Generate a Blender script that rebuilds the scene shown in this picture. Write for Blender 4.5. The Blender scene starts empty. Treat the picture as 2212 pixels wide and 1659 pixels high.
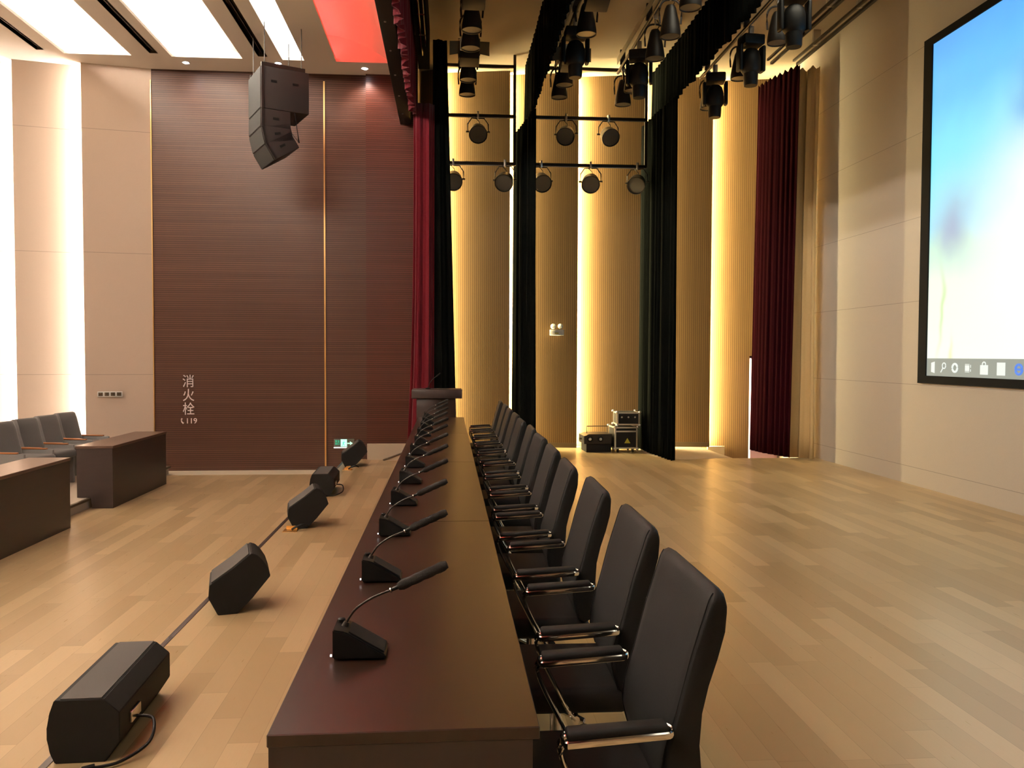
import bpy, bmesh, math, random
from mathutils import Vector, Matrix
random.seed(7)
R = math.radians
S = bpy.context.scene
COL = S.collection

# ------------------------------------------------------------------ camera, world, exposure
CAMH = 1.46
yaw, pit, roll = R(4.43), math.atan(62.5/1780.0), 0.0035
Fv = Vector((math.sin(yaw)*math.cos(pit), math.cos(yaw)*math.cos(pit), -math.sin(pit)))
Rv = Vector((math.cos(yaw), -math.sin(yaw), 0))
Uv = Rv.cross(Fv)
R2 = Rv*math.cos(roll) + Uv*math.sin(roll)
U2 = -Rv*math.sin(roll) + Uv*math.cos(roll)
cd = bpy.data.cameras.new('camera')
cam = bpy.data.objects.new('camera', cd); COL.objects.link(cam)
cam.matrix_world = Matrix(((R2.x, U2.x, -Fv.x, 0), (R2.y, U2.y, -Fv.y, 0), (R2.z, U2.z, -Fv.z, CAMH), (0, 0, 0, 1)))
cd.sensor_width = 36.0; cd.lens = 36.0*1780.0/2212.0
cd.clip_start = 0.05; cd.clip_end = 200
S.camera = cam
w = bpy.data.worlds.new('world'); S.world = w; w.use_nodes = True
w.node_tree.nodes['Background'].inputs[0].default_value = (1, .85, .7, 1)
w.node_tree.nodes['Background'].inputs[1].default_value = 0.05
S.view_settings.view_transform = 'Standard'; S.view_settings.look = 'None'
S.view_settings.exposure = 0.0; S.view_settings.gamma = 1.0
S.view_settings.use_curve_mapping = False

def area(name, loc, rot, sx, sy, power, col, spread=180):
    l = bpy.data.lights.new(name, 'AREA'); l.shape = 'RECTANGLE'; l.size = sx; l.size_y = sy
    l.energy = power; l.color = col; l.spread = R(spread)
    o = bpy.data.objects.new(name, l); COL.objects.link(o); o.location = loc; o.rotation_euler = rot
    return o
# house lights of the auditorium (ceiling rows beyond the frame) and unseen fill lights added over the stage
area('house_light', (-8.5, 4, 5.2), (0, 0, 0), 5, 14, 350, (1, .89, .76))
area('house_light', (-3.2, 1.0, 5.2), (0, 0, 0), 3.0, 8, 115, (1, .90, .76))
area('stage_fill', (3.0, 0.5, 5.7), (0, 0, 0), 2.5, 6, 45, (1, .97, .82), 120)
area('stage_fill', (3.3, 8.2, 5.7), (R(20), 0, 0), 2.0, 1.4, 30, (1, .90, .68), 95)

# ------------------------------------------------------------------ materials
def mat(name, col, rough=.5, metal=0.0, spec=.5, emit=None, es=0.0, coat=0.0, sheen=0.0):
    m = bpy.data.materials.new(name); m.use_nodes = True
    b = m.node_tree.nodes['Principled BSDF']
    b.inputs['Base Color'].default_value = (*col, 1)
    b.inputs['Roughness'].default_value = rough
    b.inputs['Metallic'].default_value = metal
    b.inputs['Specular IOR Level'].default_value = spec
    b.inputs['Coat Weight'].default_value = coat
    b.inputs['Sheen Weight'].default_value = sheen
    if emit:
        b.inputs['Emission Color'].default_value = (*emit, 1); b.inputs['Emission Strength'].default_value = es
    return m
class NT:
    def __init__(s, m): s.t = m.node_tree; s.b = s.t.nodes['Principled BSDF']
    def n(s, ty, **kw):
        nd = s.t.nodes.new(ty)
        for k, v in kw.items(): setattr(nd, k, v)
        return nd
    def l(s, a, b): s.t.links.new(a, b)
    def math(s, op, a, b=None, c=None, clamp=False):
        nd = s.n('ShaderNodeMath', operation=op, use_clamp=clamp)
        for i, v in enumerate((a, b, c)):
            if v is None: continue
            if isinstance(v, (int, float)): nd.inputs[i].default_value = v
            else: s.l(v, nd.inputs[i])
        return nd.outputs[0]
    def mix(s, f, a, b, ty='MIX'):
        nd = s.n('ShaderNodeMix', data_type='RGBA', blend_type=ty)
        for i, v in ((0, f), (6, a), (7, b)):
            if isinstance(v, (int, float)): nd.inputs[i].default_value = v
            elif isinstance(v, tuple): nd.inputs[i].default_value = (*v, 1)
            else: s.l(v, nd.inputs[i])
        return nd.outputs[2]
    def xyz(s):
        tc = s.n('ShaderNodeTexCoord'); sp = s.n('ShaderNodeSeparateXYZ')
        s.l(tc.outputs['Object'], sp.inputs[0]); return sp.outputs, tc.outputs['Object']
    def noise(s, vec, scale, detail=3, sx=(1, 1, 1)):
        mp = s.n('ShaderNodeMapping'); mp.inputs['Scale'].default_value = sx; s.l(vec, mp.inputs[0])
        nz = s.n('ShaderNodeTexNoise'); nz.inputs['Scale'].default_value = scale; nz.inputs['Detail'].default_value = detail
        s.l(mp.outputs[0], nz.inputs['Vector']); return nz.outputs['Fac']
    def white(s, a, b):
        cb = s.n('ShaderNodeCombineXYZ'); s.l(a, cb.inputs[0])
        if b is not None: s.l(b, cb.inputs[1])
        wn = s.n('ShaderNodeTexWhiteNoise', noise_dimensions='3D'); s.l(cb.outputs[0], wn.inputs['Vector']); return wn.outputs['Value']

def planks(name, cA, cB, rough=.32):
    m = mat(name, cA, rough); t = NT(m); (x, y, z), v = t.xyz()
    row = t.math('FLOOR', t.math('DIVIDE', x, .118))
    off = t.math('MULTIPLY', t.white(row, None), 5.0)
    yy = t.math('ADD', t.math('DIVIDE', y, .95), off)
    cell = t.math('FLOOR', yy)
    r = t.white(row, cell)
    rr = t.math('POWER', r, 1.0)
    col = t.mix(rr, cA, cB)
    g = t.noise(v, 10, 4, (14, .7, 1))
    col = t.mix(t.math('MULTIPLY', g, .22), col, tuple(c*.72 for c in cA))
    fx = t.math('FRACT', t.math('DIVIDE', x, .118)); ex = t.math('LESS_THAN', fx, .014)
    fy = t.math('FRACT', yy); ey = t.math('LESS_THAN', fy, .0018)
    e = t.math('MAXIMUM', ex, ey)
    col = t.mix(t.math('MULTIPLY', e, .45), col, (.12, .06, .025))
    t.l(col, t.b.inputs['Base Color'])
    t.l(t.math('ADD', t.math('MULTIPLY', g, .12), rough-.06), t.b.inputs['Roughness'])
    return m
def grooved(name, cA, cB, axis, pitch, duty, gcol, rough=.45, grain=(1, 1, 1), gs=3.0):
    m = mat(name, cA, rough, spec=.28); t = NT(m); xyz, v = t.xyz()
    q = t.math('DIVIDE', xyz[axis], pitch)
    f = t.math('FRACT', q)
    g = t.math('LESS_THAN', f, duty)
    n = t.noise(v, gs, 4, grain)
    st = t.white(t.math('FLOOR', q), None)
    fac = t.math('ADD', t.math('MULTIPLY', n, .8), t.math('MULTIPLY', t.math('SUBTRACT', st, .5), .25), clamp=True)
    col = t.mix(fac, cA, cB)
    col = t.mix(t.math('MULTIPLY', g, .75), col, gcol)
    t.l(col, t.b.inputs['Base Color'])
    bp = t.n('ShaderNodeBump'); bp.inputs['Strength'].default_value = .35; bp.inputs['Distance'].default_value = .004
    t.l(t.math('SUBTRACT', 1.0, g), bp.inputs['Height']); t.l(bp.outputs[0], t.b.inputs['Normal'])
    return m
def woody(name, cA, cB, rough=.3, sx=(1, 8, 8), scale=3, coat=0):
    m = mat(name, cA, rough, coat=coat); t = NT(m); _, v = t.xyz()
    t.l(t.mix(t.noise(v, scale, 5, sx), cA, cB), t.b.inputs['Base Color']); return m
def speck(name, cA, cB, scale, rough=.9, bump=.2, sheen=0, **k):
    m = mat(name, cA, rough, sheen=sheen, **k); t = NT(m); _, v = t.xyz()
    n = t.noise(v, scale, 3)
    t.l(t.mix(n, cA, cB), t.b.inputs['Base Color'])
    bp = t.n('ShaderNodeBump'); bp.inputs['Strength'].default_value = bump; bp.inputs['Distance'].default_value = .002
    t.l(n, bp.inputs['Height']); t.l(bp.outputs[0], t.b.inputs['Normal']); return m
def seamed(name, cA, cB, zoff, pitch, rough=.85):
    m = mat(name, cA, rough); t = NT(m); (x, y, z), v = t.xyz()
    f = t.math('FRACT', t.math('DIVIDE', t.math('SUBTRACT', z, zoff), pitch))
    g = t.math('LESS_THAN', f, .006/pitch)
    n = t.noise(v, 90, 2)
    col = t.mix(n, cA, cB); col = t.mix(t.math('MULTIPLY', g, .6), col, tuple(c*.3 for c in cA))
    t.l(col, t.b.inputs['Base Color']); return m

M = {}
M['floor'] = planks('oak_planks', (.61, .455, .25), (.39, .275, .135), .30)
M['slat'] = grooved('slatted_oak', (.135, .079, .029), (.096, .054, .019), 0, .0315, .24, (.035, .016, .006), .5, (20, 20, 1), 2)
M['wall_wood'] = grooved('grooved_walnut', (.100, .047, .030), (.048, .019, .011), 2, .029, .24, (.016, .007, .004), .34, (.5, 1, 34), 1.6)
M['wall_red'] = grooved('grooved_mahogany', (.100, .032, .019), (.048, .0145, .0085), 2, .029, .24, (.016, .006, .003), .34, (.5, 1, 34), 1.6)
M['beige'] = seamed('beige_panel', (.64, .50, .395), (.605, .47, .37), -.46, 1.635)
M['fabric_wall'] = seamed('cream_acoustic_wall', (.58, .525, .445), (.54, .49, .415), .20, .94)
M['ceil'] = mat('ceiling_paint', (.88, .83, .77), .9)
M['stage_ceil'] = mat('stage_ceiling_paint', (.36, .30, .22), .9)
M['beige_floor'] = speck('beige_stone', (.62, .50, .36), (.52, .41, .29), 30, .6, .05)
M['carpet'] = speck('carpet', (.55, .47, .37), (.42, .35, .27), 200, 1, .5)
M['white'] = mat('white_plastic', (.75, .73, .68), .5)
M['plinth'] = mat('cream_plinth', (.66, .57, .42), .6)
M['table'] = woody('walnut_veneer', (.032, .0155, .0095), (.023, .011, .0068), .30, (14, 1, 1), 3, .0)
M['desk'] = woody('dark_walnut', (.040, .025, .021), (.028, .017, .014), .42, (1, 1, 10), 3)
M['desk_top'] = woody('walnut_desk_top', (.13, .075, .05), (.09, .05, .034), .30, (8, 1, 1), 3)
M['leather'] = speck('black_leather', (.0065, .0065, .0062), (.009, .0088, .0084), 260, .62, .12, spec=.22)
M['chrome'] = mat('chrome', (.72, .68, .62), .12, 1)
M['dark_metal'] = mat('dark_metal', (.03, .024, .02), .4, .6)
M['black'] = mat('black_plastic', (.005, .005, .0047), .5, spec=.25)
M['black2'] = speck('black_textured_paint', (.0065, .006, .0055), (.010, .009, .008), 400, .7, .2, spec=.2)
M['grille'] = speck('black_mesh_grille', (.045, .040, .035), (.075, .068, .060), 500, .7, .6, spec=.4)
M['foam'] = speck('black_foam', (.009, .008, .007), (.02, .017, .014), 420, 1, .8)
M['steel'] = mat('aluminium', (.62, .60, .56), .32, 1)
M['brass'] = mat('brass', (.95, .62, .25), .30, 1)
M['red_velvet'] = speck('red_velvet', (.115, .005, .011), (.08, .003, .008), 60, .9, .1, .12, spec=.15)
M['maroon'] = speck('maroon_velvet', (.018, .0022, .0042), (.013, .0016, .003), 60, 1, .1, 0, spec=.02)
M['black_cloth'] = speck('black_velvet', (.0035, .0042, .0035), (.0025, .003, .0026), 60, 1, .1, spec=.02)
M['cream_cloth'] = speck('cream_curtain', (.78, .58, .30), (.70, .52, .26), 50, .85, .1)
M['lens'] = mat('lamp_glass', (.07, .062, .05), .3)
M['array_paint'] = speck('dark_brown_cabinet_paint', (.030, .022, .019), (.024, .018, .016), 300, .6, .15, spec=.25)
M['array_grille'] = speck('dark_cabinet_grille', (.030, .031, .028), (.018, .019, .017), 500, .7, .5, spec=.25)
M['lamp_body'] = mat('lamp_body', (.012, .0085, .006), .45, spec=.35)
M['flap'] = mat('barn_door_paint', (.10, .08, .045), .6)
M['cream_face'] = mat('cream_diffuser', (.85, .78, .60), .7)
M['grey_fabric'] = speck('grey_upholstery', (.105, .095, .088), (.07, .063, .058), 160, .95, .4, .2)
M['light_grey'] = speck('light_grey_upholstery', (.26, .25, .24), (.2, .19, .185), 160, .95, .4)
M['orange_wood'] = mat('orange_wood', (.42, .15, .05), .35)
M['text'] = mat('white_lettering', (.85, .74, .74), .5)
M['lavender'] = mat('lavender_door_paint', (.62, .42, .62), .5)
M['brown_board'] = mat('brown_baseboard', (.07, .045, .02), .5)
M['led_stage'] = mat('led_warm', (1, 1, 1), .5, emit=(1, .82, .42), es=500)
M['led_cove'] = mat('led_cove', (1, 1, 1), .5, emit=(1, .89, .78), es=230)
M['led_house'] = mat('led_house', (1, 1, 1), .5, emit=(1, .87, .74), es=115)
M['diff_stage'] = mat('diffuser_stage', (1, 1, 1), .6, emit=(1, .93, .66), es=5)
M['diff_house'] = mat('diffuser_house', (1, 1, 1), .6, emit=(1, .93, .82), es=5)
M['led_red'] = mat('led_red', (1, .1, .1), .5, emit=(1, .05, .045), es=17)
M['led_panel'] = mat('led_panel', (1, 1, 1), .5, emit=(1, .93, .86), es=3.2)
M['spot_on'] = mat('spot_lens_lit', (1, 1, 1), .5, emit=(.95, .93, 1), es=30)
M['sign_green'] = mat('exit_green', (.02, .3, .15), .5, emit=(.03, .75, .40), es=1.0)
M['sign_pale'] = mat('exit_pale', (.6, 1, .8), .5, emit=(.45, 1, .75), es=1.1)
M['sign_glass'] = mat('sign_plate', (.16, .16, .13), .2)
M['yellow'] = mat('yellow_sticker', (.55, .48, .04), .5)
M['frame_black'] = mat('screen_border_black', (.008, .010, .011), .8, spec=.1)
M['led_dot'] = mat('white_dot', (1, 1, 1), .4, emit=(1, 1, 1), es=1.5)

# ------------------------------------------------------------------ mesh helpers
def box(bm, x0, x1, y0, y1, z0, z1, bev=0, mtx=None, seg=2):
    vs = [bm.verts.new((x, y, z)) for z in (z0, z1) for y in (y0, y1) for x in (x0, x1)]
    fs = [bm.faces.new([vs[i] for i in q]) for q in ((0, 2, 3, 1), (4, 5, 7, 6), (0, 1, 5, 4), (2, 6, 7, 3), (0, 4, 6, 2), (1, 3, 7, 5))]
    if bev:
        es = list({e for f in fs for e in f.edges})
        r = bmesh.ops.bevel(bm, geom=es, offset=bev, segments=seg, affect='EDGES', profile=.5)
        vs = list({v for v in vs if v.is_valid} | {v for v in r['verts']})
    if mtx is not None:
        for v in vs: v.co = mtx @ v.co
    return vs
def prism(bm, poly, axis, a0, a1, mtx=None):
    def P(u, v, a):
        return {'y': (u, a, v), 'x': (a, u, v), 'z': (u, v, a)}[axis]
    A = [bm.verts.new(P(u, v, a0)) for u, v in poly]; B = [bm.verts.new(P(u, v, a1)) for u, v in poly]
    n = len(poly)
    for i in range(n): bm.faces.new((A[i], A[(i+1) % n], B[(i+1) % n], B[i]))
    bm.faces.new(A[::-1]); bm.faces.new(B)
    if mtx is not None:
        for v in A+B: v.co = mtx @ v.co
    return A+B
def tube(bm, pts, r, n=10, flat=None, closed=False):
    pts = [Vector(p) for p in pts]; rings = []
    N = len(pts)
    ref = Vector((0, 0, 1))
    for i, p in enumerate(pts):
        a = pts[(i-1) % N] if (i > 0 or closed) else p
        b = pts[(i+1) % N] if (i < N-1 or closed) else p
        t = (b-a).normalized()
        u = t.cross(ref)
        if u.length < .05: u = t.cross(Vector((0, 1, 0)))
        u.normalize(); v = t.cross(u).normalized()
        ru, rv = (r, r) if flat is None else flat
        if isinstance(ru, (list, tuple)): ru = rv = ru[i]
        rr = r[i] if isinstance(r, (list, tuple)) else None
        if rr is not None: ru = rv = rr
        rings.append([bm.verts.new(p + u*math.cos(2*math.pi*k/n)*ru + v*math.sin(2*math.pi*k/n)*rv) for k in range(n)])
    for i in range(N if closed else N-1):
        A = rings[i]; B = rings[(i+1) % N]
        for k in range(n): bm.faces.new((A[k], A[(k+1) % n], B[(k+1) % n], B[k]))
    if not closed:
        bm.faces.new(rings[0][::-1]); bm.faces.new(rings[-1])
def lathe(bm, prof, n=24, mtx=None):
    rings = []
    for r, z in prof:
        r = max(r, 1e-4)
        rings.append([bm.verts.new((r*math.cos(2*math.pi*k/n), r*math.sin(2*math.pi*k/n), z)) for k in range(n)])
    for A, B in zip(rings, rings[1:]):
        for k in range(n): bm.faces.new((A[k], A[(k+1) % n], B[(k+1) % n], B[k]))
    bm.faces.new(rings[0][::-1]); bm.faces.new(rings[-1])
    if mtx is not None:
        for rg in rings:
            for v in rg: v.co = mtx @ v.co
def smooth_pts(pts, n=6):
    P = [Vector(p) for p in pts]; out = []
    for i in range(len(P)-1):
        p0 = P[max(i-1, 0)]; p1 = P[i]; p2 = P[i+1]; p3 = P[min(i+2, len(P)-1)]
        for k in range(n):
            t = k/n
            out.append(.5*((2*p1)+(-p0+p2)*t+(2*p0-5*p1+4*p2-p3)*t*t+(-p0+3*p1-3*p2+p3)*t**3))
    out.append(P[-1]); return out
def new(): return bmesh.new()
def obj(name, bm, m, parent=None, angle=35, label=None, **props):
    bmesh.ops.recalc_face_normals(bm, faces=bm.faces[:])
    for f in bm.faces: f.smooth = True
    me = bpy.data.meshes.new(name); bm.to_mesh(me); bm.free()
    me.set_sharp_from_angle(angle=R(angle))
    me.materials.append(M[m] if isinstance(m, str) else m)
    o = bpy.data.objects.new(name, me); COL.objects.link(o)
    if parent: o.parent = parent
    if label: o['label'] = label
    for k, v in props.items(): o[k] = v
    return o
def struct(name, bm, m, **k): return obj(name, bm, m, kind='structure', **k)
def thing(name, label, cat, loc=(0, 0, 0), rotz=0, group=None):
    o = bpy.data.objects.new(name, None); COL.objects.link(o); o.empty_display_size = .1
    o.location = loc; o.rotation_euler = (0, 0, rotz); tag(o, label, cat, group); return o
def tag(o, label, cat, group=None):
    o['label'] = label; o['category'] = cat
    if group: o['group'] = group
    return o
def dup(root, loc, rotz=None, label=None, group=None):
    r = root.copy(); COL.objects.link(r); r.location = loc
    if rotz is not None: r.rotation_euler = (0, 0, rotz)
    if label: r['label'] = label
    if group: r['group'] = group
    for ch in list(root.children):
        c = ch.copy(); COL.objects.link(c); c.parent = r
        for g in list(ch.children):
            d = g.copy(); COL.objects.link(d); d.parent = c
    return r
def text_mesh(name, s, size, depth, m, parent, mtx):
    cu = bpy.data.curves.new(name, 'FONT'); cu.body = s; cu.size = size; cu.extrude = depth
    cu.align_x = 'CENTER'; cu.align_y = 'CENTER'; cu.resolution_u = 4
    t = bpy.data.objects.new(name, cu); COL.objects.link(t)
    bpy.context.view_layer.update()
    me = bpy.data.meshes.new_from_object(t.evaluated_get(bpy.context.evaluated_depsgraph_get()))
    bpy.data.objects.remove(t); me.transform(mtx); me.materials.clear(); me.materials.append(M[m])
    o = bpy.data.objects.new(name, me); COL.objects.link(o)
    if parent: o.parent = parent
    return o
def T(x, y, z): return Matrix.Translation((x, y, z))
def RX(a): return Matrix.Rotation(a, 4, 'X')
def RY(a): return Matrix.Rotation(a, 4, 'Y')
def RZ(a): return Matrix.Rotation(a, 4, 'Z')
FACE = RX(R(90))       # text lying in XY -> standing, facing -Y
ORD = ['nearest', 'second', 'third', 'fourth', 'fifth', 'sixth', 'seventh', 'eighth', 'ninth', 'tenth', 'eleventh', 'twelfth']

# ------------------------------------------------------------------ room shell
AF = -.15                     # audience floor level
SE = -1.41                    # stage edge
CS, CA = 5.85, 5.30           # ceilings over stage / auditorium
XB = 5.27                     # wall with the screen
b = new()
top = [(SE, -8), (XB, -8), (XB, 11.43), (4.05, 11.43), (4.03, 12.46), (4.03, 13.1), (-1.13, 13.1), (-1.13, 11.7), (SE, 11.7)]
prism(b, top, 'z', -.62, 0)
struct('floor', b, 'floor', label='honey oak plank floor of the stage')
b = new(); box(b, -14, SE, -8, 11.8, AF-.1, AF)
struct('floor_audience', b, 'floor', label='honey oak plank floor one low step below the stage')
b = new(); box(b, 4.03, XB, 11.43, 13.1, -.62, -.60); struct('floor_landing', b, 'beige_floor')
b = new(); prism(b, [(2.92, 12.85), (4.02, 12.8), (4.02, 12.46), (4.04, 11.5), (3.25, 11.30), (2.95, 11.75)], 'z', .0, .003)
struct('trim_9', b, 'beige_floor', label='beige stone strip at the back corner of the stage')
b = new(); box(b, SE-.028, SE, -8, 11.58, AF, .003)
struct('trim_1', b, 'desk', label='dark nosing along the stage edge')
b = new(); box(b, XB, XB+.1, -8, 13.2, -.62, CS); struct('wall_right', b, 'fabric_wall', label='cream panelled wall behind the screen')
b = new(); box(b, -14, XB, -8.1, -8, AF, CS); struct('wall_near', b, 'beige')
b = new(); box(b, -14.1, -14, -8, 12, AF, CS); struct('wall_left', b, 'beige')
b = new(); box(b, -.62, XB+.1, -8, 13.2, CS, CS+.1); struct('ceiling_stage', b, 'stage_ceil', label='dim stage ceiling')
# far wood wall: two flush fields, the right one standing 2 cm proud
b = new(); box(b, -4.0, -1.13, 11.6, 11.8, AF, CA+.6); struct('wall_far', b, 'wall_wood', label='grooved dark walnut wall')
b = new(); box(b, -1.13, -.42, 11.55, 11.8, 0, CS); struct('wall_far_proscenium', b, 'wall_red', label='reddish walnut wall field beside the red curtain')
b = new(); box(b, -.52, -.42, 11.8, 13.1, 0, CS); struct('wall_wing', b, 'wall_wood')
b = new(); box(b, -1.71, -1.69, 11.588, 11.6, AF+.02, 5.2); struct('trim_2', b, 'brass', label='thin brass strip in the walnut wall')
b = new(); box(b, -4.012, -4.0, 11.585, 11.62, .2, 5.15); struct('trim_3', b, 'brass', label='thin brass strip where beige panels meet walnut')
b = new(); box(b, -4.0, -1.45, 11.2, 11.6, AF, AF+.004); struct('baseboard_far', b, 'plinth', label='pale threshold strip along the walnut wall')
b = new(); box(b, -1.12, -.45, 11.50, 11.55, 0.0, .222); struct('trim_4', b, 'plinth', label='cream panel at the foot of the walnut wall')
b = new(); prism(b, [(-.88, 0), (-.45, 0), (-.45, .155)], 'y', 11.40, 11.50); struct('trim_5', b, 'plinth')
b = new(); prism(b, [(-.88, 0), (-.45, .155), (-.45, .170), (-.90, .008)], 'y', 11.39, 11.50); struct('trim_6', b, 'brown_board', label='dark sloping edge of the ramp')
# beige saw-tooth panels of the auditorium, each far on its right
edges = [-4.0, -4.845, -5.69, -6.54, -7.39, -8.24, -9.09]
for i, xr in enumerate(edges[:-1]):
    xl = edges[i+1]
    yl = 11.43 - .06*i
    b = new(); prism(b, [(xl, yl), (xr + (.10 if i else 0), yl+.24 if i else 11.6), (xr+(.10 if i else 0), yl+.28 if i else 11.64), (xl, yl+.03)], 'z', AF, CA+.3)
    struct('trim_%d' % (20+i), b, 'beige', label='beige wall panel')
b = new(); box(b, -14, -4.0, 11.82, 11.9, AF, CS); struct('wall_far_backing', b, 'beige')
for i, xl in enumerate(edges[1:-1]):
    yl = 11.43 - .06*i
    b = new(); box(b, xl+.02, xl+.05, yl+.06, yl+.11, AF+.3, CA-.03)
    o = thing('light_strip', 'x', 'light')
    obj('light_tube', b, 'led_house', o)
    b = new(); box(b, xl+.004, xl+.009, yl+.03, yl+.065, AF, CA); obj('shield_lip', b, 'white', o)  # unseen lip added to keep the tube's light on the neighbouring panel
    tag(o, ['warm white light strip glowing behind the panel with the socket plate', 'warm white light strip at the left edge of the photo', 'warm white light strip beyond the left edge'][min(i, 2)], 'light', 'light strips between the beige panels')
# slatted saw-tooth panels of the stage side wall
sx = [-.50, -.12, .95, 2.02, 3.09, 4.16, 5.27]
for i in range(len(sx)-1):
    x0, x1 = sx[i], sx[i+1]
    L = math.hypot(x1-x0, .2); a = math.atan2(-.2, x1-x0)
    zb = -.6 if i >= 5 else 0
    b = new(); box(b, -.10 if i else 0, L, 0, .02, zb, CS)
    o = struct('trim_%d' % (40+i), b, 'slat', label='slatted oak wall panel'); o.location = (x0, 13.05, 0); o.rotation_euler = (0, 0, a)
    if i < 5:
        b = new(); box(b, -.02, L+.002, -.012, 0, 0, .075)
        o = struct('baseboard_%d' % (i+1), b, 'brown_board'); o.location = (x0, 13.05, 0); o.rotation_euler = (0, 0, a)
b = new(); box(b, -.5, XB, 13.1, 13.2, -.62, CS); struct('wall_far_stage', b, 'slat')
slab = ['beside the red curtain', 'left of the black curtain', 'right of the emergency lamp', 'behind the large black curtain', 'left of the lavender door']
for i, x in enumerate(sx[1:-1]):
    b = new(); box(b, x-.06, x-.03, 12.945, 13.0, .03, CS-.03)
    o = thing('light_strip', 'warm yellow light strip in the slatted wall, '+slab[i], 'light', (0, 0, 0), 0, 'light strips in the slatted wall')
    obj('light_tube', b, 'led_stage', o)
    b = new(); box(b, x-.006, x, 12.87, 12.955, .0, CS); obj('shield_lip', b, 'slat', o)  # lip added to block the tube's spill into the room
b = new(); box(b, 4.17, 4.45, 12.96, 12.985, -.25, .0); struct('trim_8', b, 'plinth', label='white block at the foot of the slats')
# door in the corner (mostly behind the maroon curtain)
b = new(); box(b, 4.84, 5.25, 12.78, 12.83, -.6, 1.42); dr = struct('door_1', b, 'lavender', label='lavender door behind the maroon curtain')
b = new(); box(b, 4.80, 4.84, 12.76, 12.84, -.6, 1.46); box(b, 4.80, 5.25, 12.76, 12.84, 1.42, 1.46); obj('door_frame', b, 'lavender', dr)
b = new(); tube(b, [(4.88, 12.77, .5), (4.88, 12.73, .5), (4.96, 12.73, .5)], .012, 8); tube(b, [(4.88, 12.765, .36), (4.88, 12.765, .62)], .018, 8); obj('door_handle', b, 'dark_metal', dr)

# auditorium ceiling: slab cut by coves; each cove has a curved vault and a hidden strip
YE = 11.1
coves = [(-4.91, -4.07, 'w'), (-3.57, -2.67, 'w'), (-2.16, -1.88, 'p'), (-1.47, -.80, 'r')]
slots = [(-5.19, -5.11), (-3.80, -3.71), (-2.44, -2.34)]
cuts = sorted([(a, c) for a, c, _ in coves] + slots)
b = new(); x = -14
for a, c in cuts:
    box(b, x, a, -8, 11.9, CA, CA+.04); box(b, a, c, YE if (a, c) not in slots else 11.0, 11.9, CA, CA+.04)
    box(b, a, c, -8, -2, CA, CA+.04); x = c
box(b, x, -.62, -8, 11.9, CA, CA+.04)
struct('ceiling', b, 'ceil', label='white auditorium ceiling with long recesses')
for i, (a, c, k) in enumerate(coves):
    b = new()
    if k != 'p':
        n = 14; W = c-a+.16; prof = []
        for j in range(n+1):
            t = j/n; prof.append((a-.16+W*t, CA+.04+.30*math.cos(t*math.pi/2)**.9 if j < n else CA+.04))
        for (u0, v0), (u1, v1) in zip(prof, prof[1:]):
            prism(b, [(u0, v0), (u1, v1), (u1, v1+.02), (u0, v0+.02)], 'y', -2, YE+.02)
        box(b, a-.18, a-.16, -2, YE+.02, CA+.04, CA+.36); box(b, a-.18, c+.02, YE, YE+.02, CA+.04, CA+.36)
        struct('ceiling_recess_%d' % (i+1), b, 'ceil', label='curved vault of the ceiling recess')
        b = new(); box(b, a-.12, a-.06, -2, YE-.02, CA+.06, CA+.09)
        if k == 'w': tag(obj('cove_light', b, 'led_cove'), 'white glowing cove light, %s' % ('leftmost wide one' if i == 0 else 'second wide one from the left'), 'ceiling light', 'cove lights over the auditorium')
        else: tag(obj('cove_light', b, 'led_red'), 'red glowing cove light beside the black header beam', 'ceiling light')
    elif k == 'p':
        box(b, a-.01, c+.01, -2, YE+.01, CA+.04, CA+.06)
        tag(obj('ceiling_light', b, 'led_panel'), 'narrow bright white ceiling light left of the red one', 'ceiling light')
for i, (a, c) in enumerate(slots):
    t = thing('air_slot', 'dark linear air slot in the auditorium ceiling, '+['leftmost', 'between the two wide cove lights', 'beside the narrow white light'][i], 'vent', (0, 0, 0), 0, 'linear air slots in the ceiling')
    b = new(); box(b, a, c, -2, 11.0, CA+.10, CA+.12); box(b, a-.01, a, -2, 11.0, CA, CA+.12); box(b, c, c+.01, -2, 11.0, CA, CA+.12); box(b, a, c, 10.99, 11.0, CA, CA+.12)
    obj('slot_frame', b, 'brown_board', t)
    b = new(); box(b, (a+c)/2-.006, (a+c)/2+.006, -2, 10.99, CA+.02, CA+.05); obj('vane', b, 'dark_metal', t)
# recessed spots
for i, (x, y, lb) in enumerate([(-3.45, 11.30, 'left one, above the walnut wall edge'), (-2.24, 11.22, 'behind the hanging loudspeakers'), (-1.12, 11.32, 'right one, under the red recess')]):
    t = thing('downlight', 'small lit ceiling spot, '+lb, 'ceiling light', (x, y, CA), 0, 'lit ceiling spots')
    b = new(); lathe(b, [(.03, -.002), (.05, -.008), (.055, -.002), (.055, 0)], 20); obj('rim', b, 'white', t)
    b = new(); lathe(b, [(.0, -.014), (.025, -.013), (.036, -.003)], 16); obj('lens', b, 'spot_on', t)
    l = bpy.data.lights.new('spot', 'SPOT'); l.energy = [10, 6, 42][i]; l.color = (.95, .85, .95) if i < 2 else (1, .75, .65); l.spot_size = R(110); l.spot_blend = .8; l.shadow_soft_size = .03
    o = bpy.data.objects.new('downlight_lamp', l); COL.objects.link(o); o.location = (x, y, CA-.03); o.rotation_euler = (R(18), 0, 0)

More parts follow.
